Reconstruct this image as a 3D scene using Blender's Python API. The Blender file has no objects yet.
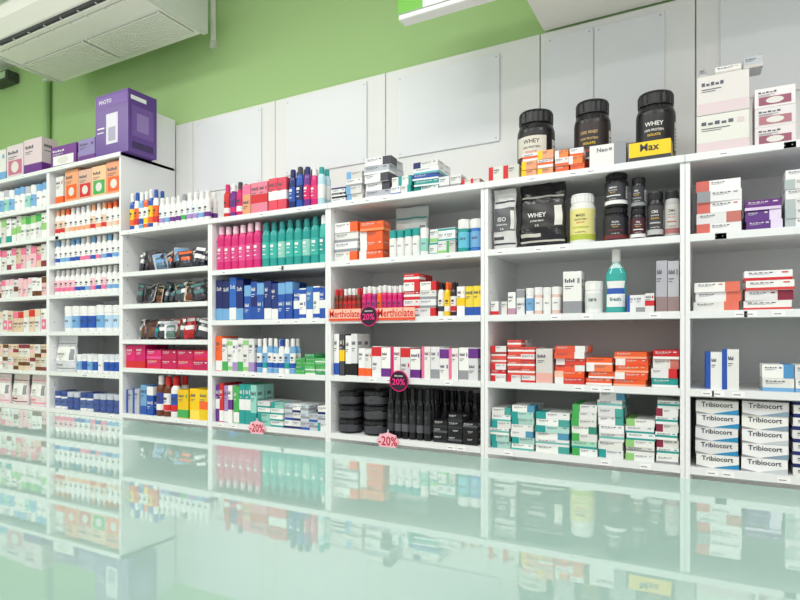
import bpy, math, random
from mathutils import Matrix, Vector
random.seed(7)
R=random.random
def U(a,b): return a+(b-a)*random.random()

# ------------------------------------------------------------------ survey
H=1.125                    # eye height, counter top at 1.0
F=578.0; PH=math.radians(28.35); SN=math.sin(PH); CS=math.cos(PH)
YF=2.70                    # front plane of the shelving
YW=3.20                    # back wall
def dz(px,Y): return F*Y/(SN*(px+671.0))
def ax(px,Y=YF): return (Y*CS-dz(px,Y))/SN
def hz(px,py,Y=YF): return H+(338-py)*dz(px,Y)/F
BX=[-5.51,-4.62,-3.733,-2.85,-1.922,-.985,-.099,.79,1.68]
def clampx(X0,X1,lv):
    if lv is None or lv==.765 or lv==1.335: return X0,X1
    c=(X0+X1)/2
    for i in range(8):
        if BX[i]<=c<BX[i+1]:
            return max(X0,BX[i]+.024),min(X1,BX[i+1]-.024)
    return X0,X1

# ------------------------------------------------------------------ materials
_m={}
def lin(c):
    o=[]
    for v in c:
        v=v/255.0
        o.append(v/12.92 if v<=0.04045 else ((v+0.055)/1.055)**2.4)
    return o+[1.0]
def sat(c,k=1.13):
    g=sum(c)/3.0
    return tuple(min(250,max(8,g+(v-g)*k)) for v in c)
def M(c,rough=0.42,name=None,noise=0.0,scale=30,**kw):
    key=(tuple(c),rough,name)
    if key in _m: return _m[key]
    m=bpy.data.materials.new(name or 'print_%02x%02x%02x'%tuple(int(v) for v in c))
    m.use_nodes=True
    nt=m.node_tree; bs=nt.nodes['Principled BSDF']
    if name is None: c=sat(c)
    bs.inputs['Base Color'].default_value=lin(c)
    tn=nt.nodes.new('ShaderNodeTexNoise'); tn.inputs['Scale'].default_value=scale
    mr=nt.nodes.new('ShaderNodeMapRange')
    mr.inputs['To Min'].default_value=max(0.0,rough-0.06*(rough>0.1)); mr.inputs['To Max'].default_value=rough+0.06*(rough>0.1)+0.005
    nt.links.new(tn.outputs['Fac'],mr.inputs['Value']); nt.links.new(mr.outputs['Result'],bs.inputs['Roughness'])
    if noise>0:
        mx=nt.nodes.new('ShaderNodeMix'); mx.data_type='RGBA'
        t2=nt.nodes.new('ShaderNodeTexNoise'); t2.inputs['Scale'].default_value=1.3
        l=lin(c)
        mx.inputs['A'].default_value=[v*(1-noise) for v in l[:3]]+[1]; mx.inputs['B'].default_value=[min(1,v*(1+noise)) for v in l[:3]]+[1]
        nt.links.new(t2.outputs['Fac'],mx.inputs['Factor']); nt.links.new(mx.outputs['Result'],bs.inputs['Base Color'])
    for k,v in kw.items(): bs.inputs[k.replace('_',' ')].default_value=v
    _m[key]=m
    return m
WH=(240,240,238); OW=(224,222,216); BK=(20,20,23); DG=(66,66,74); GY=(150,152,156)
RED=(200,44,50); ORG=(232,104,52); YEL=(240,200,40); TEAL=(44,152,148); DTEAL=(14,112,110)
BLUE=(42,86,166); NAVY=(28,40,98); LBLUE=(124,172,212); PINK=(230,124,160); MAG=(204,34,110)
PUR=(108,52,134); LIL=(172,144,196); GRN=(76,166,90); LGRN=(150,198,128); BRN=(104,58,40)
BEI=(226,204,182); PCH=(236,172,134); BURG=(134,42,66); LPINK=(238,196,204); MINT=(154,208,196); SIL=(190,192,198)

# ------------------------------------------------------------------ text cache
_t={}
def textmesh(s):
    if s in _t: return _t[s]
    cu=bpy.data.curves.new('t','FONT'); cu.body=s; cu.resolution_u=2; cu.offset=.014
    ob=bpy.data.objects.new('t',cu); bpy.context.collection.objects.link(ob)
    dg=bpy.context.evaluated_depsgraph_get(); dg.update()
    me=ob.evaluated_get(dg).to_mesh()
    vs=[(v.co.x,v.co.y) for v in me.vertices]; fs=[tuple(p.vertices) for p in me.polygons]
    ob.evaluated_get(dg).to_mesh_clear()
    bpy.data.objects.remove(ob); bpy.data.curves.remove(cu)
    xs=[v[0] for v in vs]; ys=[v[1] for v in vs]
    hh=max(ys)-min(ys); cx=(max(xs)+min(xs))/2; cy=(max(ys)+min(ys))/2
    vs=[((x-cx)/hh,(y-cy)/hh) for x,y in vs]
    _t[s]=(vs,fs,(max(xs)-min(xs))/hh)
    return _t[s]

# ------------------------------------------------------------------ mesh builder
class B:
    def __init__(s): s.v=[];s.f=[];s.mi=[];s.sm=[];s.m=[];s.T=Matrix.Identity(4);s.wr=0
    def at(s,x,y,z,rot=0,tilt=0,roll=0):
        s.T=Matrix.Translation((x,y,z))@Matrix.Rotation(rot,4,'Z')@Matrix.Rotation(tilt,4,'X')@Matrix.Rotation(roll,4,'Y'); return s
    def add(s,pts,faces,mat,smooth=False):
        if mat not in s.m: s.m.append(mat)
        k=s.m.index(mat); n=len(s.v)
        if s.wr:
            w=s.wr
            pts=[(x+w*.6*math.sin(z*55),y+w*(1 if y>0 else -1)*math.sin(x*75+z*38)*math.sin(z*47-x*30+1),z+w*.4*math.sin(x*60)*(z>.05)) for x,y,z in pts]
        for p in pts: s.v.append(tuple(s.T@Vector(p)))
        for f in faces: s.f.append(tuple(i+n for i in f)); s.mi.append(k); s.sm.append(smooth)
    def box(s,x0,x1,y0,y1,z0,z1,mat,bev=0):
        if bev:
            b=bev
            def ring(xa,xb,ya,yb,z,c): return [(xa+c,ya,z),(xb-c,ya,z),(xb,ya+c,z),(xb,yb-c,z),(xb-c,yb,z),(xa+c,yb,z),(xa,yb-c,z),(xa,ya+c,z)]
            P=ring(x0+b,x1-b,y0+b,y1-b,z0,b*.5)+ring(x0,x1,y0,y1,z0+b,b)+ring(x0,x1,y0,y1,z1-b,b)+ring(x0+b,x1-b,y0+b,y1-b,z1,b*.5)
            fs=[tuple(range(7,-1,-1)),tuple(range(24,32))]
            for k in range(3):
                for i in range(8):
                    j=(i+1)%8; fs.append((k*8+i,k*8+j,k*8+8+j,k*8+8+i))
            s.add(P,fs,mat); return
        P=[(x0,y0,z0),(x1,y0,z0),(x1,y1,z0),(x0,y1,z0),(x0,y0,z1),(x1,y0,z1),(x1,y1,z1),(x0,y1,z1)]
        s.add(P,[(3,2,1,0),(4,5,6,7),(0,1,5,4),(1,2,6,5),(2,3,7,6),(3,0,4,7)],mat)
    def quadf(s,x0,x1,z0,z1,y,mat): s.add([(x0,y,z0),(x1,y,z0),(x1,y,z1),(x0,y,z1)],[(0,1,2,3)],mat)
    def quadr(s,y0,y1,z0,z1,x,mat): s.add([(x,y0,z0),(x,y1,z0),(x,y1,z1),(x,y0,z1)],[(0,1,2,3)],mat)
    def loft(s,secs,n=16,e=2.0,rib=None,smooth=True,cap=True,a0=None,a1=None):
        part=a0 is not None
        def ring(rx,ry,z,k):
            o=[]
            m=n+1 if part else n
            for i in range(m):
                a=(a0+(a1-a0)*i/n) if part else 2*math.pi*i/n
                c=math.cos(a); q=math.sin(a)
                x=abs(c)**(2/e)*(1 if c>=0 else -1)*rx; y=abs(q)**(2/e)*(1 if q>=0 else -1)*ry
                if rib and k in rib and i%2: x*=.96; y*=.96
                o.append((x,y,z))
            return o
        m=n+1 if part else n
        for k in range(len(secs)-1):
            a=secs[k]; b=secs[k+1]
            P=ring(a[0],a[1],a[2],k)+ring(b[0],b[1],b[2],k+1 if not(rib and k in rib) else k)
            fs=[]
            for i in range(n):
                j=i+1 if part else (i+1)%n
                fs.append((i,j,m+j,m+i))
            s.add(P,fs,a[3],smooth and not(rib and k in rib))
        if cap and not part:
            a=secs[-1]; s.add(ring(a[0],a[1],a[2],-9),[tuple(range(n))],a[3] or secs[-2][3])
            a=secs[0]; s.add(ring(a[0],a[1],a[2],-9),[tuple(range(n-1,-1,-1))],a[3])
    def text(s,t,cx,y,cz,h,mat,maxw=None,rad=None,side=False):
        vs,fs,w=textmesh(t)
        sx=h
        if maxw and w*h>maxw: sx=maxw/w
        P=[]
        for x,z in vs:
            X=cx+x*sx; Z=cz+z*min(h,sx*1.3)
            if rad: a=X/rad; P.append((math.sin(a)*rad,-math.cos(a)*rad,Z))
            elif side: P.append((y,X,Z))
            else: P.append((X,y,Z))
        s.add(P,fs,mat)
    def done(s,name,parent=None):
        xs=[p[0] for p in s.v]; ys=[p[1] for p in s.v]; zs=[p[2] for p in s.v]
        o=Vector(((min(xs)+max(xs))/2,(min(ys)+max(ys))/2,min(zs)))
        me=bpy.data.meshes.new(name)
        me.from_pydata([tuple(Vector(p)-o) for p in s.v],[],s.f)
        for m in s.m: me.materials.append(m)
        me.polygons.foreach_set('material_index',s.mi); me.polygons.foreach_set('use_smooth',s.sm)
        me.update()
        ob=bpy.data.objects.new(name,me); ob.location=o
        bpy.context.collection.objects.link(ob)
        if parent: ob.parent=parent
        return ob

# ------------------------------------------------------------------ products (local coords, base at z=0, front to -Y)
E=.0007
def carton(b,w,d,h,body,acc,pat,txt=None,tc=None):
    v=U(.94,1.03); body=tuple(min(250,int(c*v/4+.5)*4) for c in body)
    mb=M(body); ma=M(acc); w2=w/2; d2=d/2
    tcol=M(tc or ((92,94,106) if sum(body)>380 else (225,225,225)),.5)
    b.box(-w2,w2,-d2,d2,0,h,mb)
    def wrap(z0,z1,m): b.box(-w2-E,w2+E,-d2-E,d2+E,z0,z1,m)
    f=-d2-E*2
    if pat=='bb': wrap(h*.02,h*.3,ma)
    elif pat=='tb': wrap(h*.68,h*.98,ma)
    elif pat=='mid': wrap(h*.35,h*.62,ma)
    elif pat=='dual': wrap(h*.04,h*.16,ma); wrap(h*.82,h*.96,ma)
    elif pat=='lb': b.box(-w2-E,-w2+w*.3,-d2-E,d2+E,-0+h*.01,h+E,ma)
    elif pat=='rb': b.box(w2-w*.32,w2+E,-d2-E,d2+E,h*.01,h+E,ma)
    elif pat=='diag':
        b.add([(-w2*.2,-d2-E,h*.02),(w2,-d2-E,h*.02),(w2,-d2-E,h*.4),(-w2*.0,-d2-E,h*.1)],[(0,1,2,3)],ma)
        b.add([(-w2,-d2-E,h*.02),(-w2*.3,-d2-E,h*.02),(-w2,-d2-E,h*.2)],[(0,1,2)],M(GY))
        b.quadr(-d2,d2,h*.04,h*.4,w2+E,ma)
    elif pat=='pic':
        b.quadf(-w2*.8,w2*.8,h*.12,h*.55,f,ma)
        n=12; P=[(w2*.45*math.cos(2*math.pi*i/n),f-E,h*.34+min(w2,h*.4)*.42*math.sin(2*math.pi*i/n)) for i in range(n)]
        b.add(P,[tuple(range(n))],M(OW))
        b.quadr(-d2*.8,d2*.8,h*.12,h*.55,w2+E,ma)
    tz=h*.78 if pat in('bb','diag','pic','lb','rb','none') else h*.5
    if pat=='tb': tz=h*.42
    if pat=='mid': tz=h*.8
    x0=-w2*.82 if pat!='lb' else -w2*.3
    x1=w2*.82 if pat!='rb' else w2*.25
    k=U(.5,.8)
    if txt:
        hh=h*.36 if w>h*1.8 else h*.18
        b.text(txt,(x0+x1)/2,f,tz-(h*.06 if w>h*1.8 else 0),hh,M((50,52,60)) if w>h*1.8 else tcol,maxw=(x1-x0)*.9)
    else:
        n=5; ww=(x1-x0)*k/n
        for i in range(n):
            b.quadf(x0+ww*i,x0+ww*(i+.72),tz-h*.04,tz+h*(.02+.03*(i%2==0)),f,tcol)
        b.quadf(x0,x0+(x1-x0)*.85*k,tz-h*.14,tz-h*.12,f,tcol)
        b.quadf(x0,x0+(x1-x0)*.6*k,tz-h*.19,tz-h*.175,f,tcol)
    if R()<.6 and pat not in('pic','diag'):
        xm=x1-(x1-x0)*.16; b.quadf(xm,x1,tz-h*.06,tz+h*.06,f,ma if sum(acc)<640 else tcol)
    g=w2+E*2
    for i in range(4): b.quadr(-d2*.7+d*.13*i,-d2*.7+d*.13*i+d*.09,tz-h*.04,tz+h*.04,g,tcol)
    b.quadr(-d2*.7,d2*.6,tz-h*.15,tz-h*.13,g,tcol)
    if h>w*.8:
        for i in range(4): b.quadr(d2*.2+d*.05*i,d2*.2+d*.05*i+d*.025,h*.08,h*.22,g+E*.3,M(DG))
def bottle(b,r,h,body,cap,label,flat=.8,band=None):
    mb=M(body,.25);mc=M(cap,.35);ml=M(label,.4);ry=r*flat;m2=M(band,.4) if band else ml
    b.loft([(r*.9,ry*.9,0,mb),(r,ry,h*.03,mb),(r,ry,h*.14,ml),(r*1.01,ry*1.01,h*.15,m2),(r*1.01,ry*1.01,h*.3,ml),(r*1.01,ry*1.01,h*.58,mb),(r,ry,h*.6,mb),(r*.96,ry*.96,h*.7,mb),(r*.6,r*.55,h*.78,mc),(r*.56,r*.56,h*.8,mc),(r*.56,r*.56,h*.97,mc),(r*.45,r*.45,h,mc)],14)
    b.quadf(-r*.4,r*.4,h*.42,h*.48,-ry*1.04,M(DG))
    b.quadf(-r*.35,r*.3,h*.36,h*.38,-ry*1.04,M(DG))
def pump(b,r,h,body,cap,label):
    mb=M(body,.25);mc=M(cap,.35);ml=M(label,.4)
    b.loft([(r*.9,r*.8,0,mb),(r,r*.85,h*.03,mb),(r,r*.85,h*.2,ml),(r*1.01,r*.86,h*.21,ml),(r*1.01,r*.86,h*.55,mb),(r*.99,r*.82,h*.72,mb),(r*.8,r*.7,h*.79,mb),(r*.6,r*.6,h*.82,mc),(r*.62,r*.62,h*.825,mc),(r*.6,r*.6,h*.98,mc),(r*.5,r*.5,h,mc)],16)
    b.quadf(-r*.4,r*.4,h*.44,h*.5,-r*.9,M(WH)); b.quadf(-r*.4,r*.2,h*.38,h*.4,-r*.9,M(WH)); b.quadf(-r*.4,r*.3,h*.28,h*.3,-r*.9,M(WH))
def jar(b,r,h,body,cap,label,n=20):
    mb=M(body,.25);mc=M(cap,.35);ml=M(label,.4)
    b.loft([(r*.9,r*.9,0,mb),(r*.97,r*.97,h*.05,mb),(r*.97,r*.97,h*.15,ml),(r*.98,r*.98,h*.16,ml),(r*.98,r*.98,h*.62,mb),(r*.95,r*.95,h*.7,mb),(r*.9,r*.9,h*.72,mc),(r,r,h*.73,mc),(r,r,h*.97,mc),(r*.93,r*.93,h,mc)],n,rib={7})
    b.text('care',0,0,h*.42,h*.14,M(DG),maxw=r*.9,rad=r*1.0)
def tub(b,r,h,body,cap,label,acc,txt='WHEY',tc=None,panel=None):
    mb=M(body,.28);mc=M(cap,.35);ml=M(label,.4);ma=M(acc,.4)
    b.loft([(r*.9,r*.9,0,mb),(r*.97,r*.97,h*.02,mb),(r*.985,r*.985,h*.09,ma),(r*.985,r*.985,h*.1,ma),(r*.985,r*.985,h*.2,ml),(r*.985,r*.985,h*.7,mb),(r*.975,r*.975,h*.74,mb),(r*.88,r*.88,h*.81,mb),(r*.83,r*.83,h*.83,mc),(r*.88,r*.88,h*.835,mc),(r*.9,r*.9,h*.85,mc),(r*.9,r*.9,h*.97,mc),(r*.85,r*.85,h,mc)],40,rib={10})
    q=r*.992
    ls=sum(label)
    if panel:
        b.loft([(q,q,h*.38,M(panel)),(q,q,h*.64,M(panel))],20,a0=-2.5,a1=-.75); ls=sum(panel)
    q=r*.998
    tm=M(tc or (WH if ls<300 else BK))
    b.text(txt,0,0,h*.57,h*.055,tm,maxw=r*.95,rad=q)
    b.text('100% PROTEIN',0,0,h*.49,h*.03,tm,maxw=r*.95,rad=q)
    b.text('ISOLATE',0,0,h*.43,h*.03,M(YEL if ls<300 else RED),maxw=r*.9,rad=q)
    b.text('net weight 900 g',0,0,h*.24,h*.03,M(WH if sum(label)<300 else BK),maxw=r*1.1,rad=q)
    b.loft([(q,q,h*.32,M(acc)),(q,q,h*.35,M(acc))],10,a0=-2.2,a1=-.9)
    b.loft([(q,q,h*.24,M(OW)),(q,q,h*.6,M(OW))],8,a0=-.35,a1=.2)
    for i in range(6): b.loft([(q*1.004,q*1.004,h*(.28+.045*i),M(DG)),(q*1.004,q*1.004,h*(.295+.045*i),M(DG))],6,a0=-.3,a1=.15)
def pouch(b,w,h,body,label,acc,txt):
    mb=M(body,.2);d=w*.3
    b.wr=.0035
    S=[(w*.46,d*.5,0),(w*.49,d*.54,h*.05),(w*.49,d*.56,h*.18),(w*.48,d*.54,h*.32),(w*.47,d*.47,h*.46),(w*.465,d*.38,h*.6),(w*.46,d*.26,h*.73),(w*.465,d*.14,h*.84),(w*.48,d*.04,h*.91),(w*.48,d*.03,h*.95),(w*.47,d*.03,h)]
    G=[]
    for t in range(37):
        z=h*t/36
        for q in range(len(S)-1):
            if S[q][2]-1e-9<=z<=S[q+1][2]+1e-9:
                u=(z-S[q][2])/(S[q+1][2]-S[q][2]); G.append((S[q][0]*(1-u)+S[q+1][0]*u,S[q][1]*(1-u)+S[q+1][1]*u,z)); break
    b.loft([(x,y,z,mb) for x,y,z in G],48,e=2.5)
    def rng(i0,i1,z0,z1,m,o):
        sec=[(x,y+o,z,m) for x,y,z in G if h*z0<=z<=h*z1]
        b.loft(sec,i1-i0,e=2.5,a0=2*math.pi*i0/48,a1=2*math.pi*i1/48)
    rng(27,45,.28,.7,M(label),.0015)
    rng(27,45,.08,.13,M(acc),.0015)
    rng(28,36,.16,.24,M(acc),.0015)
    rng(27,45,.77,.81,M(acc),.0015)
    rng(40,44,.33,.64,M(OW if sum(label)<300 else GY),.0025)
    tm=M(BK if sum(label)>300 else WH)
    b.wr=0
    b.text(txt,-w*.08,-d*.56-.004,h*.5,h*.07,tm,maxw=w*.45)
    b.text('protein blend',-w*.08,-d*.58-.004,h*.41,h*.035,tm,maxw=w*.45)
    b.text('2 lb',-w*.08,-d*.58-.004,h*.34,h*.03,tm,maxw=w*.45)
def pack(b,w,h,card,bub,body):
    b.box(-w/2,w/2,-.001,.001,0,h,M(card))
    b.quadf(-w*.45,w*.45,h*.8,h*.95,-.0018,M(bub))
    b.loft([(w*.36,.012,h*.04,M(body,.2)),(w*.4,.018,h*.2,M(body,.2)),(w*.34,.018,h*.4,M(bub,.2)),(w*.38,.016,h*.6,M(body,.2)),(w*.3,.008,h*.76,M(body,.2))],12,e=3)

# ------------------------------------------------------------------ placement helpers
LV={0:.765,1:.43,2:.110,3:-.214,4:-.54}
TL=[1.335,1.045,.795,.565,.335,.047,-.265,-.555]
def stack(name,lv,x0,x1,yt,cols,rows,styles,depth=.11,txt=None,rag=.0,Y=None,mode='r',base=None,jit=1.0,lays=2):
    Y=Y or YF+.02
    b=B(); X0=ax(x0,Y); X1=ax(x1,Y); z0=H+lv+.0008 if base is None else base
    X0,X1=clampx(X0,X1,lv)
    top=hz((x0+x1)/2,yt,Y); bh=(top-z0)/rows; cw=(X1-X0)/cols
    for c in range(cols):
        nr=rows-(1 if rows>1 and R()<rag else 0)-(1 if rows>3 and R()<rag*.5 else 0)
        hs=1.0 if rows>1 else U(.9,1.0)
        for l in range(lays):
          for r in range(nr):
            st=styles[(c if mode=='c' else r if mode=='w' else random.randrange(len(styles)))%len(styles)]
            b.at(X0+cw*(c+.5)+U(-.002,.002)*jit,Y+depth*(.5+l)+l*.004+U(0,.006)*jit,z0+r*bh,U(-.03,.03)*jit)
            carton(b,cw*.95,depth*.94,bh*.985*hs,*st,txt=(txt if l==0 else None))
    return b.done(name)
def row(name,lv,x0,x1,yt,n,fn,styles,flat=.8,Y=None,lays=2,mode='r',hj=.04,rmax=None,wfac=.98):
    Y=Y or YF+.02
    b=B(); X0=ax(x0,Y); X1=ax(x1,Y); X0,X1=clampx(X0,X1,lv); z0=H+lv+.0008; h=hz((x0+x1)/2,yt,Y)-z0; cw=(X1-X0)/n; r=cw*.5*wfac
    if rmax: r=min(r,rmax)
    for i in range(n):
        st=styles[(i if mode=='c' else random.randrange(len(styles)))%len(styles)]
        hh=h*U(1-hj,1)
        for l in range(lays):
            b.at(X0+cw*(i+.5),Y+r*(1+2.1*l),z0,U(-.12,.12))
            fn(b,r,hh,*st)
    return b.done(name)
def single(name,fn,px0,px1,lv,yt,*a,Y=None,base=None,rot=0,**k):
    Y=Y or YF+.02
    X0=ax(px0,Y);X1=ax(px1,Y);r=(X1-X0)/2*.97;z0=(H+lv+.0008) if base is None else base
    h=hz((px0+px1)/2,yt,Y)-z0
    b=B(); b.at((X0+X1)/2,Y+r,z0,rot); fn(b,r,h,*a,**k); return b.done(name)

# ================================================================== ROOM
white=M((242,243,243),.45,'white_laminate',noise=.015)
panelm=M((238,238,236),.4,'white_wall_panel',noise=.02)
green=M((170,204,138),.75,'green_wall_paint',noise=.03)
def slab(name,x0,x1,y0,y1,z0,z1,m,bev=0):
    b=B(); b.box(x0,x1,y0,y1,z0,z1,m,bev); return b.done(name)
slab('wall_back',-8,3.5,YW,YW+.12,0,3.8,green)
slab('wall_left',-8.12,-8,-2.5,YW+.12,0,3.8,green)
slab('ceiling',-8.12,3.5,-2.5,YW+.12,3.8,3.9,M((240,242,238),.8,'ceiling_paint',noise=.01))
fm=M((215,213,208),.3,'floor_tile')
nt=fm.node_tree; bk=nt.nodes.new('ShaderNodeTexBrick'); bk.offset=0; bk.inputs['Scale'].default_value=1.6
bk.inputs['Color1'].default_value=lin((222,220,214)); bk.inputs['Color2'].default_value=lin((214,212,206)); bk.inputs['Mortar'].default_value=lin((160,158,152))
bk.inputs['Mortar Size'].default_value=.008; bk.inputs['Brick Width'].default_value=.8; bk.inputs['Row Height'].default_value=.8
tc=nt.nodes.new('ShaderNodeTexCoord'); nt.links.new(tc.outputs['Object'],bk.inputs['Vector']); nt.links.new(bk.outputs['Color'],nt.nodes['Principled BSDF'].inputs['Base Color'])
slab('floor',-8.12,3.5,-2.5,YW+.12,-.1,0,fm)

js=[-3.731,-3.54,-2.72,-1.82,-.836,-.07,.83,1.70]
b=B()
for i in range(len(js)-1):
    b.box(js[i]+.003,js[i+1]-.003,YW-.02,YW-.001,H+.70,H+1.68,panelm,bev=.002)
b.box(js[0],js[-1],YW-.006,YW-.0005,H+.70,H+1.678,M((150,152,150)))
b.done('wall_panelling')
for (x0,x1,z0,z1) in [(-3.49,-2.84,1.11,1.655),(-2.62,-1.955,1.13,1.655),(-1.73,-1.066,1.125,1.63),(-.80,-.552,1.02,1.645),(-.545,-.207,1.0,1.64),(.035,.70,1.13,1.64)]:
    b=B(); b.box(x0,x1,YW-.030,YW-.021,H+z0,H+z1,M((236,238,241),.35,'board_gloss',noise=.01),bev=.002)
    for cx in (x0+.02,x1-.02):
        for cz in (z0+.02,z1-.02):
            b.at(cx,YW-.030,H+cz,0,math.pi/2); b.loft([(.005,.005,0,M(SIL,.3)),(.004,.004,.002,M(SIL,.3))],10)
    b.done('display_board')
b=B(); b.box(-.814,3.4,2.2,YW-.021,H+1.69,3.79,M((242,240,232),.6,'soffit_paint',noise=.01)); b.done('ceiling_soffit')
b=B(); b.box(-1.374,-.83,2.53,2.60,H+1.582,H+2.0,M((240,240,236),.5,'lightbox_white'),bev=.004)
b.box(-1.376,-1.24,2.5285,2.6015,H+1.61,H+2.002,M((110,185,60),.4,'lightbox_green'))
b.box(-1.376,-.828,2.5282,2.53,H+1.605,H+1.61,M(GY))
for x in (-1.2,-.95): b.box(x-.006,x+.006,2.56,2.572,H+2.0,3.799,M(SIL,.3))
b.done('hanging_sign_board')

# ================================================================== SHELVING
rail=M((236,238,238),.3,'price_rail')
inner=M((240,240,238),.5,'laminate_back',noise=.015)
for i in range(8):
    b=B(); x0=BX[i]+.0008; x1=BX[i+1]-.0008; tall=i<2
    lv=TL if tall else ([.765,.465,.236,-.014,-.214,-.54] if i==2 else [LV[k] for k in range(5)])
    topz=H+(TL[0] if tall else LV[0])
    b.box(x0,x0+.018,YF,YW-.021,0,topz,white); b.box(x1-.018,x1,YF,YW-.021,0,topz,white)
    b.box(x0+.018,x1-.018,YW-.034,YW-.021,0.08,topz,inner)
    b.box(x0+.018,x1-.018,YF+.04,YF+.055,0,.08,inner)
    for k,l in enumerate(lv+[-.83]):
        z=H+l
        thin=(i==2 and k in(1,2,3))
        a0,a1=(x0,x1) if k==0 else (x0+.018,x1-.018)
        t=.02
        b.box(a0,a1,YF+(.0 if k==0 else .001),YW-.034 if not thin else YW-.14,z-t,z,white)
        b.box(a0,a1,YF-.005,YF-.0005,z-.03,z+.003,rail)
        b.box(a0,a1,YF-.0056,YF-.005,z-.0305,z-.0275,M((150,158,156),.4))
        for q in range(3 if not thin else 0):
            u=U(.05,.9); xx=a0+(a1-a0)*u
            b.box(xx,xx+.045,YF-.0064,YF-.0057,z-.026,z-.003,M((250,250,250)))
            b.quadf(xx+.005,xx+.03,z-.017,z-.013,YF-.0068,M(GY))
    if i==1:
        b.box(x1-.018,x1,2.96,YW-.021,topz+.001,H+1.72,white)
    for s in range(0,18):
        zz=.25+s*.1
        if zz<topz-.03:
            for yy in (YF+.04,YW-.09):
                b.at(x0+.0185,yy,zz); b.box(0,.0004,-.003,.003,-.003,.003,M((120,120,120))); b.T=Matrix.Identity(4)
    b.done('shelving_unit')

# ================================================================== PRODUCTS
pats=['bb','tb','mid','lb','diag','pic','dual','rb']
def sty(bodies,accs,ps=None):
    return [(random.choice(bodies),random.choice(accs),random.choice(ps or pats)) for _ in range(10)]
# ---- unit A (far left)
stack('boxed_appliance',TL[0],6,41,140,2,1,[((236,225,226),(200,120,150),'pic'),((230,215,220),PUR,'bb')],depth=.14,lays=1)
stack('baby_product_carton_row',TL[0],-10,5,150,1,1,[(WH,LBLUE,'bb')],lays=1)
row('cream_jar_row',TL[1],-8,46,187,10,jar,[(WH,WH,LBLUE),(WH,LBLUE,WH),(WH,SIL,MINT)])
stack('ointment_carton_row',TL[2],-8,46,215,11,1,sty([WH,OW],[GRN,TEAL,LGRN],['bb','tb','mid']))
stack('ointment_carton_row',TL[3],-8,46,246,11,1,sty([BEI,LPINK,WH,WH],[PINK,BURG,LPINK],['bb','tb','mid']))
stack('ointment_carton_row',TL[4],-8,46,278,12,1,sty([LPINK,WH,WH],[PINK,LPINK,BRN],['bb','tb','mid']))
stack('ointment_carton_row',TL[5],-8,46,309,10,1,sty([BEI,WH,WH],[RED,BEI,PINK],['bb','tb','pic']))
stack('ointment_carton_row',TL[6],-8,46,344,10,2,sty([WH,OW,BEI],[BURG,BRN,RED,LPINK],['bb','tb','mid']))
for k,(p0,p1) in enumerate([(-8,8),(9,26),(27,44)]):
    b=B(); Y=YF+.03; X0=ax(p0,Y);X1=ax(p1,Y); z0=H+TL[7]+.001
    b.at((X0+X1)/2,Y+.04,z0); pouch(b,(X1-X0)*.93,hz((p0+p1)/2,374,Y)-z0,(232,220,220),WH,(PINK,BURG,PINK)[k],'soft'); b.done('wet_wipe_pouch')
# ---- unit B
b=B(); b.at((-4.03-3.66)/2,2.825,H+TL[0]+.001)
pm=M((98,66,140),.35); b.box(-.185,.185,-.12,.12,0,.45,pm)
b.quadf(-.17,.17,.36,.43,-.1207,M((120,88,160))); b.text('PHOTO',-.07,-.1215,.395,.03,M(WH)); 
b.box(-.06,.07,-.1212,-.12,.08,.3,M((222,220,230))); b.box(-.035,.045,-.1218,-.1213,.1,.2,M((170,165,186)))
b.quadf(-.16,-.08,.2,.21,-.1215,M(WH)); b.quadf(-.16,-.09,.17,.177,-.1215,M(WH))
b.quadr(-.09,.09,.12,.34,.1857,M((120,90,160))); b.quadr(-.05,.05,.16,.29,.1862,M((150,128,184))); b.quadr(-.1,.03,.38,.41,.1857,M(WH)); b.quadr(-.09,.09,.03,.08,.1857,M((60,40,90)))
b.box(-.186,.186,-.002,.002,.4495,.451,M((140,110,180)))
b.done('boxed_appliance')
stack('boxed_appliance',TL[0],50,76,143,1,1,[(PUR,WH,'pic')],depth=.14,lays=1)
stack('boxed_appliance',TL[0],77,94,138,1,1,[((150,140,190),PUR,'bb')],depth=.14,lays=1)
stack('baby_food_carton_row',TL[1],64,121,164,4,1,[(PCH,ORG,'pic'),((232,196,176),RED,'pic'),((240,200,160),GRN,'pic')],depth=.1,mode='c')
stack('baby_food_carton_row',TL[1],55,63,174,1,1,[(WH,ORG,'bb')],depth=.1)
row('lotion_bottle_row',TL[2],53,121,204,13,bottle,[(WH,ORG,WH,.8,BEI),(WH,PCH,BEI,.8,RED),(WH,WH,WH,.8,PCH)])
row('lotion_bottle_row',TL[3],53,121,236,13,bottle,[(WH,WH,WH,.8,LBLUE),(WH,LBLUE,WH,.8,BLUE),(WH,WH,WH,.8,PINK)])
row('lotion_bottle_row',TL[4],53,121,267,13,bottle,[(WH,WH,WH,.8,BLUE),(WH,WH,LPINK,.8,PINK),(WH,WH,WH,.8,LBLUE)])
row('cream_jar_row',TL[5],62,119,305,7,jar,[(WH,WH,LBLUE),(WH,WH,BLUE),(WH,WH,(190,215,235))])
b=B(); Y=YF+.03; X0=ax(53,Y);X1=ax(74,Y); z0=H+TL[6]+.001; b.at((X0+X1)/2,Y+.04,z0); pouch(b,(X1-X0)*.95,hz(62,336,Y)-z0,(215,217,222),WH,GY,'cotton'); b.done('cotton_wool_bag')
row('cream_jar_row',TL[6],75,119,354,8,jar,[(WH,WH,LBLUE),(WH,(220,225,230),BLUE),(WH,WH,WH)])
row('cream_jar_row',TL[7],53,119,393,10,jar,[((70,90,140),(200,205,215),(70,90,150)),(WH,(60,80,140),(90,110,160))])
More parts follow.
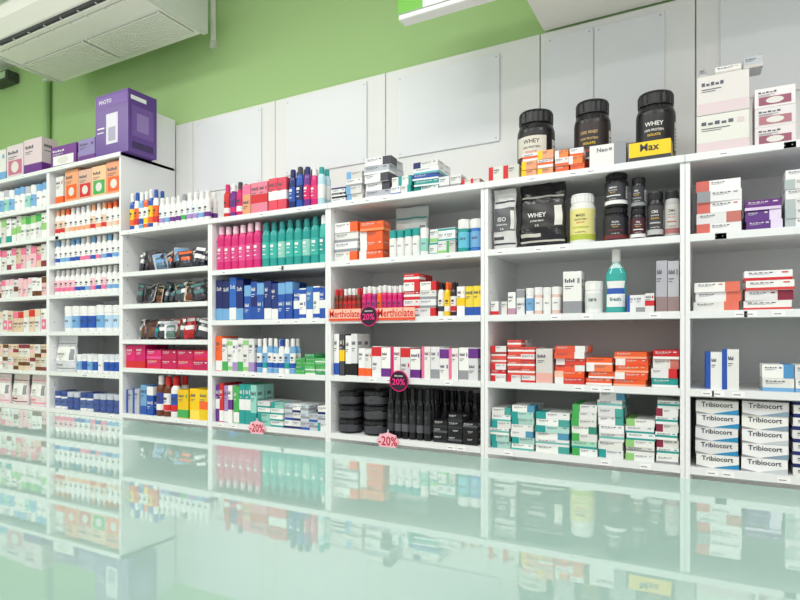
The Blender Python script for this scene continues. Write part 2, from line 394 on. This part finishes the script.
# ---- unit C
row('roll_on_bottle_row',LV[0],128,156,190,6,bottle,[(BLUE,WH,YEL,.8,ORG),(WH,BLUE,ORG,.8,RED),(LBLUE,WH,WH,.8,BLUE),(ORG,WH,WH,.8,YEL)],mode='c')
row('lotion_bottle_row',LV[0],157,208,193,9,bottle,[(WH,WH,WH,.8,PUR),(WH,WH,(230,235,240),.8,LIL),(WH,GY,WH,.8,GRN),(WH,WH,WH,.8,LBLUE)])
for lvv,cols in [(.465,[(BK,ORG,DG),(DG,WH,(40,46,60)),(BK,LBLUE,(30,30,36)),(WH,(150,100,80),(140,70,50)),(BK,DG,(50,40,44)),(SIL,LBLUE,(90,120,140))]),
                 (.236,[(SIL,BK,DG),(BK,WH,(70,74,90)),(BK,SIL,(60,80,90)),((200,190,160),BK,BRN),(BK,(90,130,130),DG)]),
                 (-.014,[(RED,WH,(170,40,40)),(BK,BRN,(90,60,50)),(RED,LBLUE,(150,60,60)),(WH,SIL,(90,120,110)),(SIL,TEAL,(60,100,120)),(BK,WH,DG)])]:
    b=B(); xa=BX[2]+.13; xb=BX[3]-.13; n=11
    for i in range(n):
        for l in range(3):
            b.at(xa+(xb-xa)*i/(n-1)+U(-.01,.01),YF+.06+l*.04+U(-.01,.01),H+lvv+.004,U(-.6,.7),-U(.05,.4),U(-.3,.3))
            c=random.choice(cols); pack(b,U(.08,.105),U(.11,.15),*c)
    zmin=min(p[2] for p in b.v)
    dzz=H+lvv+.0005-zmin
    b.v=[(p[0],p[1],p[2]+dzz) for p in b.v]
    b.done('blister_pack_row')
stack('hair_dye_carton_row',LV[3],123,145,343,2,1,[(MAG,RED,'bb'),(RED,PINK,'tb')],depth=.1)
stack('hair_dye_carton_row',LV[3],146,209,350,4,2,[(MAG,(226,90,150),'bb'),((190,30,90),WH,'none'),((210,40,76),MAG,'mid')],depth=.1)
stack('vitamin_carton_row',LV[4],122,139,388,2,1,[(TEAL,YEL,'bb'),(SIL,BLUE,'lb')],depth=.08)
stack('vitamin_carton_row',LV[4],140,153,383,2,1,[(LBLUE,BLUE,'bb'),(BLUE,WH,'tb')],depth=.08)
row('syrup_bottle_row',LV[4],154,176,376,3,bottle,[(BRN,WH,(60,70,150),.9,WH),(BRN,RED,WH,.9,RED),(WH,RED,BLUE,.9,RED)],mode='c',wfac=.98)
stack('vitamin_carton_row',LV[4],177,188,388,1,1,[(YEL,GRN,'bb')],depth=.08)
stack('vitamin_carton_row',LV[4],189,209,386,2,1,[(YEL,(244,220,100),'bb'),((240,206,40),ORG,'mid')],depth=.08)
# ---- unit D
row('hair_spray_can_row',LV[0],222,241,182,3,bottle,[(RED,MAG,RED,.9,WH),(PUR,WH,PUR,.9,MAG),(MAG,DG,MAG,.9,WH)],mode='c')
stack('cosmetic_carton_row',LV[0],242,267,180,3,1,[(PINK,WH,'bb'),((232,140,160),RED,'mid'),(PCH,PINK,'tb')],depth=.08)
stack('cosmetic_carton_row',LV[0],268,286,174,2,1,[(RED,PINK,'bb'),((222,80,100),WH,'mid')],depth=.08)
row('hair_spray_can_row',LV[0],287,309,166,3,pump,[(NAVY,NAVY,BLUE),(BLUE,DG,NAVY),(PUR,NAVY,MAG)],mode='c')
row('hair_spray_can_row',LV[0],309,323,166,2,pump,[(MAG,WH,(214,60,120)),((190,220,230),TEAL,WH)],mode='c')
row('shampoo_bottle_row',LV[1],213,259,224,6,pump,[((212,64,130),(240,210,220),(224,90,150)),((206,50,120),(240,200,215),(214,80,140))],hj=.03)
row('conditioner_bottle_row',LV[1],260,326,218,8,pump,[((50,155,148),(36,120,120),(70,180,168)),((80,180,170),WH,TEAL),(TEAL,(40,130,130),MINT)],hj=.03)
stack('skin_care_carton_row',LV[2],213,243,277,4,1,[(BLUE,WH,'mid'),(NAVY,LBLUE,'bb'),((50,104,184),WH,'bb')],depth=.07,txt='Soft')
stack('skin_care_carton_row',LV[2],244,292,280,7,1,[((44,78,146),WH,'mid'),(BLUE,LBLUE,'tb'),((36,56,120),WH,'bb'),(BLUE,NAVY,'mid')],depth=.07)
stack('skin_care_carton_row',LV[2],293,326,285,5,1,[(WH,BLUE,'dual'),((70,124,190),WH,'bb'),(BLUE,WH,'mid')],depth=.07)
stack('medicine_carton_row',LV[3],214,222,335,1,1,[(ORG,WH,'bb')],depth=.07)
stack('medicine_carton_row',LV[3],222,254,337,6,1,[(WH,GRN,'bb'),(WH,LGRN,'dual'),(WH,LIL,'bb')],depth=.07,mode='c')
row('sunscreen_bottle_row',LV[3],255,294,338,7,bottle,[(WH,BLUE,WH,.6,BLUE),(LBLUE,WH,WH,.6,BLUE),(WH,WH,LBLUE,.6,TEAL)])
stack('soap_carton_stack',LV[3],295,325,354,3,5,[(GRN,WH,'none'),((120,196,128),WH,'bb'),((60,150,96),WH,'none')],depth=.1,rag=.3)
stack('toothpaste_carton_stack',LV[4],213,232,381,4,1,[(PUR,WH,'mid'),(RED,WH,'bb'),(LIL,WH,'bb'),(WH,PUR,'mid')],depth=.08,mode='c')
stack('toothpaste_carton_stack',LV[4],233,256,383,4,1,[(TEAL,WH,'mid'),(GRN,WH,'bb'),(MINT,TEAL,'bb')],depth=.08)
stack('medicine_carton_stack',LV[4],257,283,402,2,4,[(MINT,TEAL,'lb'),(WH,TEAL,'bb'),((60,130,130),WH,'bb')],depth=.09,rag=.3)
stack('medicine_carton_stack',LV[4],284,326,405,5,3,[(SIL,BLUE,'bb'),(WH,TEAL,'lb'),((205,215,222),GY,'mid'),(WH,NAVY,'bb')],depth=.08,rag=.2)
# ---- unit E
stack('medicine_carton_stack',LV[0],331,345,187,1,3,[(BK,WH,'mid'),(WH,DG,'bb'),(WH,NAVY,'tb')],depth=.07)
stack('medicine_carton_stack',LV[0],346,362,171,1,4,[(WH,GY,'bb'),(OW,LBLUE,'lb')],depth=.07)
stack('medicine_carton_stack',LV[0],364,390,157,1,5,[((205,206,212),GY,'lb'),(WH,DG,'rb'),((190,192,200),WH,'bb')],depth=.08,jit=3)
stack('medicine_carton_stack',LV[0],391,411,176,2,2,[(WH,BLUE,'bb'),(WH,TEAL,'rb'),(BK,WH,'bb')],depth=.07,rag=.3)
stack('medicine_carton_stack',LV[0],412,438,161,1,5,[(WH,TEAL,'lb'),(TEAL,WH,'bb'),(BLUE,WH,'bb'),(WH,(90,180,190),'bb'),(WH,NAVY,'lb')],depth=.08,mode='w',jit=3)
stack('medicine_carton_stack',LV[0],439,461,174,2,1,[(WH,GY,'bb'),(WH,BURG,'mid')],depth=.07)
stack('medicine_carton_stack',LV[0],462,480,178,2,1,[(WH,SIL,'bb'),(OW,RED,'lb')],depth=.06)
stack('medicine_carton_stack',LV[1],333,358,222,1,4,[(WH,ORG,'rb'),(WH,GY,'bb'),(WH,RED,'lb')],depth=.09,jit=2)
stack('medicine_carton_stack',LV[1],359,383,221,1,4,[(ORG,WH,'lb'),(ORG,(244,150,100),'bb'),(WH,ORG,'bb')],depth=.09,jit=2,lays=1)
b=B(); Y=YF+.13; X0=ax(391,Y);X1=ax(426,Y); z0=H+LV[1]+.001; b.at((X0+X1)/2,Y+.05,z0,0); pouch(b,(X1-X0),hz(405,206,Y)-z0,(200,206,204),WH,TEAL,'gauze'); b.done('gauze_bag')
row('pill_bottle_row',LV[1],388,427,228,5,jar,[(WH,WH,MINT),(WH,TEAL,WH)],lays=1,Y=YF+.005,rmax=.03)
stack('medicine_carton_stack',LV[1],429,455,228,3,2,[(WH,LGRN,'bb'),(WH,TEAL,'dual'),(OW,GRN,'lb')],depth=.07)
row('powder_can_row',LV[1],456,481,218,2,jar,[(TEAL,WH,(110,190,210)),((60,120,190),WH,LBLUE)],mode='c')
row('antiseptic_bottle_row',LV[2],331,360,288,6,bottle,[(BRN,RED,(150,60,40),.9,WH),((130,40,30),WH,RED,.9,WH)])
row('antiseptic_bottle_row',LV[2],361,402,285,8,bottle,[(MAG,WH,(200,50,130),.9,WH),(ORG,WH,ORG,.9,WH),((150,40,120),WH,(170,60,140),.9,WH)])
stack('medicine_carton_stack',LV[2],403,436,273,2,5,[(WH,RED,'bb'),(RED,WH,'mid'),(WH,RED,'rb'),(WH,GY,'bb')],depth=.08,rag=.2)
row('antiseptic_bottle_row',LV[2],437,456,281,3,bottle,[(WH,BK,WH,.9,DG),(YEL,ORG,YEL,.9,WH),((60,40,50),BK,WH,.9,RED)],mode='c')
stack('medicine_carton_stack',LV[2],457,481,285,3,1,[(YEL,WH,'bb'),((244,216,80),BLUE,'bb'),(WH,YEL,'mid')],depth=.08)
stack('vitamin_carton_row',LV[3],331,344,333,2,1,[(DG,YEL,'mid'),(WH,BLUE,'bb')],depth=.07)
stack('vitamin_carton_row',LV[3],345,357,332,2,1,[(WH,BK,'bb'),(WH,RED,'dual')],depth=.07)
stack('vitamin_carton_row',LV[3],358,371,346,2,1,[(YEL,RED,'bb'),(WH,ORG,'bb')],depth=.07)
stack('vitamin_carton_row',LV[3],372,420,346,5,1,[(WH,RED,'tb'),(WH,PUR,'bb'),(WH,MAG,'lb')],depth=.07,mode='c')
stack('vitamin_carton_row',LV[3],421,478,346,6,1,[(WH,PINK,'lb'),(WH,GY,'bb'),(WH,PUR,'tb')],depth=.07,mode='c')
for p0,p1 in ((330,355),(357,384)):
    b=B(); Y=YF+.02; X0=max(ax(p0,Y),BX[4]+.022);X1=ax(p1,Y); r=(X1-X0)/2*.98; z0=H+LV[4]+.001; top=hz(p0,391,Y); h=(top-z0)/3
    for k in range(3):
        for l in range(2):
            b.at((X0+X1)/2+U(0,.002),Y+r*(1+2.05*l),z0+k*h); jar(b,r*.95,h*.98,BK,(34,34,38),(70,70,76),36)
    b.done('hair_wax_jar_stack')
row('black_bottle_row',LV[4],386,430,388,6,bottle,[(BK,(28,28,32),(36,36,40),.8,(60,60,66)),(BK,BK,(24,24,28),.8,(90,90,96))],lays=3)
row('black_bottle_row',LV[4],432,478,391,6,bottle,[(BK,(28,28,32),(36,36,40),.8,(60,60,66)),(BK,BK,(24,24,28),.8,(90,90,96))],Y=YF+.15,lays=2)
stack('black_carton_stack',LV[4],433,477,414,3,4,[(BK,(50,50,56),'bb'),((26,26,30),(90,90,96),'mid'),((20,20,24),BK,'lb')],depth=.1,rag=.4,lays=1)
# ---- unit F
Yt=YF+.14
single('protein_powder_tub',tub,512,551,LV[0],108,BK,BK,(34,30,30),(190,50,50),'WHEY',Y=Yt,panel=(226,220,208))
single('protein_powder_tub',tub,570,609,LV[0],98,(24,22,24),BK,(44,34,34),(140,50,44),'100% WHEY',(210,180,120),Y=Yt)
single('protein_powder_tub',tub,633,676,LV[0],89,BK,BK,(30,30,34),(80,80,86),'WHEY',Y=Yt,)
stack('medicine_carton_stack',LV[0],488,519,165,2,1,[(WH,GRN,'bb'),(OW,RED,'lb')],depth=.08,lays=1)
stack('vitamin_carton_row',LV[0],521,553,151,2,3,[(YEL,ORG,'bb'),(PCH,YEL,'lb'),(WH,ORG,'mid')],depth=.08,lays=1,jit=2)
stack('vitamin_carton_row',LV[0],555,583,148,2,3,[(ORG,WH,'bb'),((240,140,80),WH,'lb'),(WH,ORG,'bb')],depth=.08,lays=1,jit=2)
stack('medicine_carton_stack',LV[0],588,626,142,1,1,[(WH,GY,'rb')],depth=.1,lays=1,txt='Neo')
stack('medicine_carton_stack',LV[0],628,672,138,1,1,[(YEL,(60,60,60),'bb')],depth=.1,lays=1,txt='Max')
for p0,p1,yt,bo,la,ac,tx,yo in [(489,516,189,(214,214,212),(96,96,100),(50,50,56),'ISO',.03),(517,566,182,BK,(36,33,32),(196,192,184),'WHEY',.04)]:
    Y=YF+yo; b=B(); X0=max(ax(p0,Y),BX[5]+.03);X1=ax(p1,Y); z0=H+LV[1]+.001; w=(X1-X0)*.98; b.at((X0+X1)/2,Y+w*.17,z0); pouch(b,w,hz((p0+p1)/2,yt,Y)-z0,bo,la,ac,tx); b.done('protein_powder_bag')
single('supplement_tub',tub,567,594,LV[1],193,(232,232,226),WH,(228,220,150),(180,190,80),'MASS',Y=YF+.03)
def two(name,p0,p1,yt,c,Y,lv=LV[1],split=.5):
    X0=ax(p0,Y);X1=ax(p1,Y);r=(X1-X0)/2*.97;z0=H+lv+.001;h=hz((p0+p1)/2,yt,Y)-z0
    b=B()
    b.at((X0+X1)/2,Y+r,z0,.1); tub(b,r,h*split,*c[0]); b.at((X0+X1)/2+.002,Y+r,z0+h*split+.001,-.2); tub(b,r*.92,h*(1-split)-.001,*c[1]); return b.done(name)
two('supplement_tub',601,628,172,[(BK,BK,(40,40,44),(110,40,44),'BCAA'),(BK,BK,(60,60,66),WH,'AMINO')],YF+.03)
two('supplement_tub',629,646,177,[(BK,BK,(70,30,40),WH,'PRE'),(BK,BK,(50,50,56),GY,'PRE')],YF+.03)
single('supplement_tub',tub,646,664,LV[1],191,BK,BK,(64,60,64),(190,190,190),'CRE',Y=YF+.03)
single('supplement_tub',tub,664,680,LV[1],190,(180,180,180),BK,(200,198,194),(170,110,110),'ZMA',Y=YF+.03)
stack('medicine_carton_stack',LV[2],489,507,301,2,1,[(WH,RED,'bb'),(OW,GY,'lb')],depth=.06)
stack('medicine_carton_stack',LV[2],508,524,289,2,1,[(WH,(190,150,170),'bb'),(WH,GY,'tb')],depth=.07)
row('pill_bottle_row',LV[2],525,560,287,4,jar,[(WH,WH,WH),(WH,WH,LBLUE),((230,200,190),WH,WH)],rmax=.04)
stack('medicine_carton_stack',LV[2],562,581,270,1,1,[(WH,GY,'bb')],depth=.07)
single('pill_bottle',jar,583,602,LV[2],281,WH,WH,(222,226,222))
def mouthwash(b,r,h):
    liq=M((60,170,164),.08,'mouthwash_liquid'); cl=M((190,225,222),.08,'clear_plastic')
    b.loft([(r*.9,r*.5,0,liq),(r,r*.6,h*.03,liq),(r*.98,r*.6,h*.3,liq),(r*.88,r*.55,h*.4,liq),(r,r*.6,h*.52,liq),(r*.98,r*.58,h*.62,liq),(r*.7,r*.45,h*.7,cl),(r*.4,r*.36,h*.77,cl),(r*.36,r*.36,h*.8,M(WH)),(r*.42,r*.42,h*.81,M(WH)),(r*.4,r*.4,h*.985,M(WH)),(r*.34,r*.34,h,M(WH))],28,rib={9})
    b.loft([(r*1.01,r*.61,h*.1,M(WH)),(r*.99,r*.61,h*.3,M(BLUE)),(r*.9,r*.565,h*.39,M(WH)),(r*.99,r*.6,h*.5,M(WH))],14,a0=-2.6,a1=-.5)
    b.text('fresh',0,-r*.64,h*.22,h*.06,M(DTEAL),maxw=r*1.2)
single('mouthwash_bottle',mouthwash,604,626,LV[2],248)
stack('medicine_carton_stack',LV[2],627,655,293,3,1,[(WH,RED,'mid'),(WH,GY,'bb'),(WH,BLUE,'lb')],depth=.06)
stack('medicine_carton_stack',LV[2],656,680,259,2,1,[(SIL,(150,130,130),'bb'),(WH,GY,'mid')],depth=.08)
stack('painkiller_carton_stack',LV[3],489,506,346,1,6,[(RED,WH,'bb'),(WH,RED,'lb'),((220,100,90),WH,'mid')],depth=.09,jit=2)
stack('painkiller_carton_stack',LV[3],507,535,340,2,6,[(WH,RED,'bb'),((220,90,80),WH,'mid'),(WH,RED,'lb')],depth=.09,jit=2,rag=.2)
stack('painkiller_carton_stack',LV[3],536,553,345,1,1,[(OW,(230,180,170),'bb')],depth=.09)
stack('painkiller_carton_stack',LV[3],554,585,346,1,6,[(ORG,(240,200,180),'lb'),((214,76,66),WH,'lb'),((228,96,70),WH,'rb')],depth=.1,jit=4)
stack('painkiller_carton_stack',LV[3],586,613,358,1,4,[(ORG,WH,'bb'),((240,134,90),WH,'lb')],depth=.1,jit=3)
stack('painkiller_carton_stack',LV[3],614,648,352,1,5,[(ORG,(244,180,150),'bb'),((232,96,60),WH,'lb')],depth=.1,jit=3)
stack('medicine_carton_stack',LV[3],652,681,350,1,4,[(TEAL,WH,'bb'),(WH,RED,'rb'),(WH,(200,120,110),'rb'),(RED,WH,'bb')],depth=.1,mode='w',jit=2)
tl=[(WH,TEAL,'lb'),(WH,(100,180,172),'bb'),((180,215,206),TEAL,'lb'),(WH,(80,160,152),'rb'),(WH,(90,150,180),'rb'),(WH,(120,185,180),'mid'),(WH,GY,'none')]
stack('generic_medicine_carton_stack',LV[4],488,510,408,1,6,tl,depth=.1,jit=2)
stack('generic_medicine_carton_stack',LV[4],511,534,406,1,7,tl,depth=.1,jit=2)
stack('generic_medicine_carton_stack',LV[4],535,570,413,1,6,tl,depth=.1,jit=2)
stack('generic_medicine_carton_stack',LV[4],571,597,405,1,7,[(WH,GRN,'lb'),((170,215,190),TEAL,'bb'),(WH,(60,140,120),'rb')],depth=.1,jit=2)
stack('generic_medicine_carton_stack',LV[4],598,624,392,1,8,tl,depth=.1,jit=2)
stack('generic_medicine_carton_stack',LV[4],625,655,420,1,6,[(WH,TEAL,'bb'),(WH,LGRN,'lb'),(WH,GY,'mid')],depth=.1,jit=2)
stack('generic_medicine_carton_stack',LV[4],656,681,401,1,8,[(WH,GY,'bb'),(WH,BURG,'lb'),(WH,TEAL,'mid')],depth=.1,jit=2)
# ---- unit G
gp=[(OW,(222,206,208),'bb'),((238,234,232),(222,204,208),'mid')]
stack('boxed_appliance_stack',LV[0],696,751,72,1,2,gp,depth=.2,lays=1,jit=.3)
stack('boxed_appliance_stack',LV[0],754,797,86,1,3,[((236,228,230),(150,90,110),'pic'),((236,230,230),(176,120,130),'pic')],depth=.16,lays=1,jit=.3)
zt=hz(723,72,YF+.02)+.001
b=B()
for (xa,xb,zz,hh,c) in [(699,706,zt,.03,GY),(714,742,zt,.028,(238,236,232)),(743,764,zt,.045,SIL)]:
    X0=ax(xa);X1=ax(xb); b.at((X0+X1)/2,YF+.08,zz,.04); carton(b,(X1-X0)*.93,.09,hh,c,(200,196,190),'bb')
b.done('small_carton_group')
stack('medicine_carton_stack',LV[1],696,743,179,1,5,[(WH,(205,110,100),'lb'),(WH,(190,120,110),'rb'),(WH,GY,'lb')],depth=.1,jit=2)
stack('medicine_carton_stack',LV[1],745,783,199,1,3,[(PUR,(225,210,235),'bb'),((100,60,134),(230,220,240),'rb')],depth=.1,jit=2)
stack('medicine_carton_stack',LV[1],785,822,168,1,6,[(WH,(180,190,190),'lb'),(WH,LBLUE,'rb')],depth=.1,jit=1)
stack('medicine_carton_stack',LV[2],694,742,282,1,3,[(WH,(214,90,80),'bb'),(WH,(220,120,100),'rb')],depth=.1,jit=2)
stack('medicine_carton_stack',LV[2],744,795,270,1,4,[(WH,RED,'bb'),(WH,(204,70,70),'bb'),(WH,BURG,'rb')],depth=.1,jit=2)
stack('medicine_carton_stack',LV[3],705,740,348,2,1,[(WH,TEAL,'bb'),(WH,BLUE,'lb')],depth=.08)
stack('medicine_carton_stack',LV[3],762,830,365,2,2,[(WH,LBLUE,'bb'),(WH,(90,150,196),'rb')],depth=.1)
stack('cream_carton_stack',LV[4],695,740,401,1,5,[(WH,(50,140,184),'diag')],depth=.12,txt='Tribiocort',jit=1)
stack('cream_carton_stack',LV[4],741,790,402,1,5,[(WH,(200,205,208),'diag'),(WH,(140,160,176),'diag')],depth=.12,jit=1,txt='Tribiocort')
stack('cream_carton_stack',LV[4],792,850,402,1,6,[(WH,(120,130,140),'mid'),(WH,NAVY,'tb')],depth=.12,jit=1)
for k in range(5):
    stack('medicine_carton_stack',LV[k],862,930,[80,200,275,352,420][k],3,3,sty([WH,OW],[TEAL,RED,BLUE,GY],['bb','lb']),depth=.1,rag=.3)
    b=B()
    for c in range(6):
        for r in range(3):
            b.at(.9+c*.125,YF+.08,H+LV[k]+.001+r*.06); carton(b,.11,.1,.058,*random.choice([(WH,TEAL,'bb'),(WH,RED,'lb'),(WH,BLUE,'rb')]))
    b.done('medicine_carton_stack')

# ================================================================== PROMO LABELS
def tag(px,py):
    Y=YF-.012; x=ax(px,Y); z=hz(px,py,Y); s=.055
    b=B(); b.at(x,Y,z)
    pk=M((244,190,202),.4); 
    P=[]; n=24
    for i in range(n):
        a=2*math.pi*i/n; rr=1+.08*math.cos(a*8)
        P.append((math.cos(a)*s*1.2*rr,0,math.sin(a)*s*.8*rr))
    P2=[(p[0],.003,p[2]) for p in P]
    b.add(P+P2,[tuple(range(n-1,-1,-1)),tuple(range(n,2*n))]+[(i,(i+1)%n,n+(i+1)%n,n+i) for i in range(n)],pk)
    b.text('-20%',0,-.001,0,.05,M((180,10,50)),maxw=.115)
    b.box(-.004,.004,.001,.0055,.03,.06,M(SIL))
    b.done('discount_tag')
tag(257,428); tag(388,441)
def badge(px,py,r=.056):
    Y=YF-.02; x=ax(px,Y); z=hz(px,py,Y); b=B(); b.at(x,Y,z,0,math.pi/2)
    b.loft([(r,r,-.004,M(MAG)),(r,r,0,M(MAG))],32)
    b.loft([(r*.9,r*.9,0,M((40,12,40))),(r*.9,r*.9,.001,M((40,12,40)))],32)
    b.at(x,Y,z); b.text('20%',0,-.003,-.004,.034,M((250,60,140)),maxw=.08); b.text('desconto',0,-.003,.028,.01,M(WH),maxw=.05)
    b.box(-.006,.006,.004,.0145,-.01,.01,M(SIL))
    b.done('discount_badge')
badge(369,316); badge(399,381)
b=B(); Y=YF-.012
for xa,xb in ((329,361),(377,415)):
    X0=ax(xa,Y);X1=ax(xb,Y); zc=hz(370,314,Y)
    b.at((X0+X1)/2,Y,zc); b.box(-(X1-X0)/2,(X1-X0)/2,0,.004,-.035,.033,M((226,84,50)))
    b.quadf(-(X1-X0)/2,(X1-X0)/2,-.022,.030,-.001,M((246,196,176))); b.text('Merthiolate',0,-.002,.004,.045,M((205,40,30)),maxw=(X1-X0)*.94)
b.done('shelf_promo_strip')

# ================================================================== AIR CONDITIONER
acw=M((240,241,232),.4,'ac_plastic',noise=.01); acg=M((214,217,210),.45); dk=M((48,50,52),.6)
b=B(); x0,x1=-4.96,-3.20; zb=H+2.205; yb=3.0; yf=2.30
prof=[(yb,zb),(yb-.28,zb-.0),(yb-.5,zb+.01),(yf+.1,zb+.05),(yf+.02,zb+.12),(yf,zb+.19),(yf+.03,zb+.235),(yb,zb+.235)]
n=len(prof)
P=[(x0+.03,y,z) for y,z in prof]+[(x1-.03,y,z) for y,z in prof]
b.add(P,[(i,(i+1)%n,n+(i+1)%n,n+i) for i in range(n)],acw)
for xa,xb in ((x0,x0+.045),(x1-.045,x1)):
    q=[(y+(0.012 if y==yb else -.008),z+(-.008 if z<zb+.1 else .004)) for y,z in prof]
    P=[(xa,y,z) for y,z in q]+[(xb,y,z) for y,z in q]
    b.add(P,[tuple(range(n)),tuple(range(2*n-1,n-1,-1))]+[(i,(i+1)%n,n+(i+1)%n,n+i) for i in range(n)],acg)
for xa,xb in ((x0+.08,(x0+x1)/2-.02),((x0+x1)/2+.02,x1-.08)):
    b.box(xa,xb,yb-.34,yb-.05,zb-.004,zb-.001,M((190,194,188),.5))
    for k in range(15):
        y=yb-.06-k*.019
        b.box(xa+.01,xb-.01,y-.012,y,zb-.010,zb-.004,acw)
    b.box(xa,xa+.01,yb-.35,yb-.045,zb-.012,zb-.001,acw); b.box(xb-.01,xb,yb-.35,yb-.045,zb-.012,zb-.001,acw)
b.box(x0+.1,x1-.1,yf+.11,yf+.19,zb+.018,zb+.045,dk)
b.box(x0+.1,x1-.1,yf+.13,yf+.165,zb+.008,zb+.018,acw)
for k in range(8):
    xx=x0+.2+k*(x1-x0-.4)/7; b.box(xx-.004,xx+.004,yf+.11,yf+.19,zb+.012,zb+.03,acg)
for xx in (x0+.2,x1-.2):
    for yy in (yb-.1,yf+.2): b.box(xx-.008,xx+.008,yy-.008,yy+.008,zb+.235,3.799,M(SIL,.3))
b.done('air_conditioner')
b=B(); gm=M((150,190,122),.5,'pipe_green'); b.at(ax(47,YW-.035),YW-.035,2.0); b.loft([(.03,.03,0,gm),(.03,.03,1.797,gm)],16)
for z in (.3,.9,1.5): b.loft([(.036,.034,z,acg),(.036,.034,z+.02,acg)],16)
b.done('wall_pipe')
b=B(); X=ax(213,YW-.02); b.at(X,YW-.016,0)
b.box(-.018,.018,-.012,.015,H+2.21,3.798,acw,bev=.003); b.box(-.022,.022,-.014,.0155,H+2.20,H+2.25,acg); b.done('cable_trunking')
b=B(); X=ax(5,YW-.1); z=hz(5,76,YW-.1)
b.at(X,YW-.1,z); b.box(-.25,.07,-.02,.0995,-.05,.05,M((60,66,60),.5),bev=.01); b.box(-.23,.05,-.026,-.02,-.03,.03,M((180,205,170),.4)); b.done('wall_lamp')
slab('trim_1',-7.98,-5.72,YW-.06,YW-.001,H+1.72,H+1.80,M((178,214,140),.5,'trim_green'))

# ================================================================== GLASS COUNTER
mint=M((146,172,163),.012,'mint_glass_top',noise=.01)
bs=mint.node_tree.nodes['Principled BSDF']; bs.inputs['IOR'].default_value=2.1
edge=M((120,190,165),.1,'glass_edge')
b=B(); b.box(-3.2,2.4,-.45,.575,.988,1.0,mint)
b.box(-3.199,2.399,.5751,.5765,.989,.999,edge)
cb=M((214,226,220),.4,'counter_body')
b.box(-3.1,2.3,-.38,.53,.1,.988,cb)
for k in range(9):
    xx=-3.1+k*.675; b.box(xx-.004,xx+.004,.53,.5325,.12,.97,M(GY))
b.box(-3.05,2.25,-.33,.48,0,.1,M(DG))
b.done('glass_counter')

# ================================================================== LIGHT
def lamp(x,y,sx,sy,e):
    b=B(); b.box(x-sx/2-.03,x+sx/2+.03,y-sy/2-.03,y+sy/2+.03,3.74,3.799,M(WH),bev=.006)
    em=M((255,255,252),.4,'lamp_diffuser'); bs=em.node_tree.nodes['Principled BSDF']; bs.inputs['Emission Color'].default_value=(1,1,.98,1); bs.inputs['Emission Strength'].default_value=3
    b.box(x-sx/2,x+sx/2,y-sy/2,y+sy/2,3.735,3.7395,em)
    o=b.done('ceiling_lamp')
    l=bpy.data.lights.new('lamp_light','AREA'); l.shape='RECTANGLE'; l.size=sx; l.size_y=sy; l.energy=e; l.color=(1,.99,.96)
    lo=bpy.data.objects.new('lamp_light',l); bpy.context.collection.objects.link(lo); lo.parent=o
    lo.matrix_parent_inverse=Matrix.Identity(4); lo.location=(0,0,-.02)
for x in (-6,-3.6,-1.2,1.2): lamp(x,.9,1.6,.5,27)
for x in (-4.8,-2.0,.8): lamp(x,-1.2,1.6,.5,26)
w=bpy.data.worlds.new('world'); bpy.context.scene.world=w; w.use_nodes=True
bg=w.node_tree.nodes['Background']; bg.inputs['Color'].default_value=(.97,.985,1,1); bg.inputs['Strength'].default_value=.8
sc=bpy.context.scene
sc.view_settings.view_transform='Standard'; sc.view_settings.exposure=0.0

cam=bpy.data.cameras.new('camera'); co=bpy.data.objects.new('camera',cam); bpy.context.collection.objects.link(co)
co.location=(0,0,H); co.rotation_euler=(math.pi/2,0,PH); cam.sensor_width=36; cam.lens=F/800*36; cam.shift_y=38/800; cam.clip_start=.02
sc.camera=co
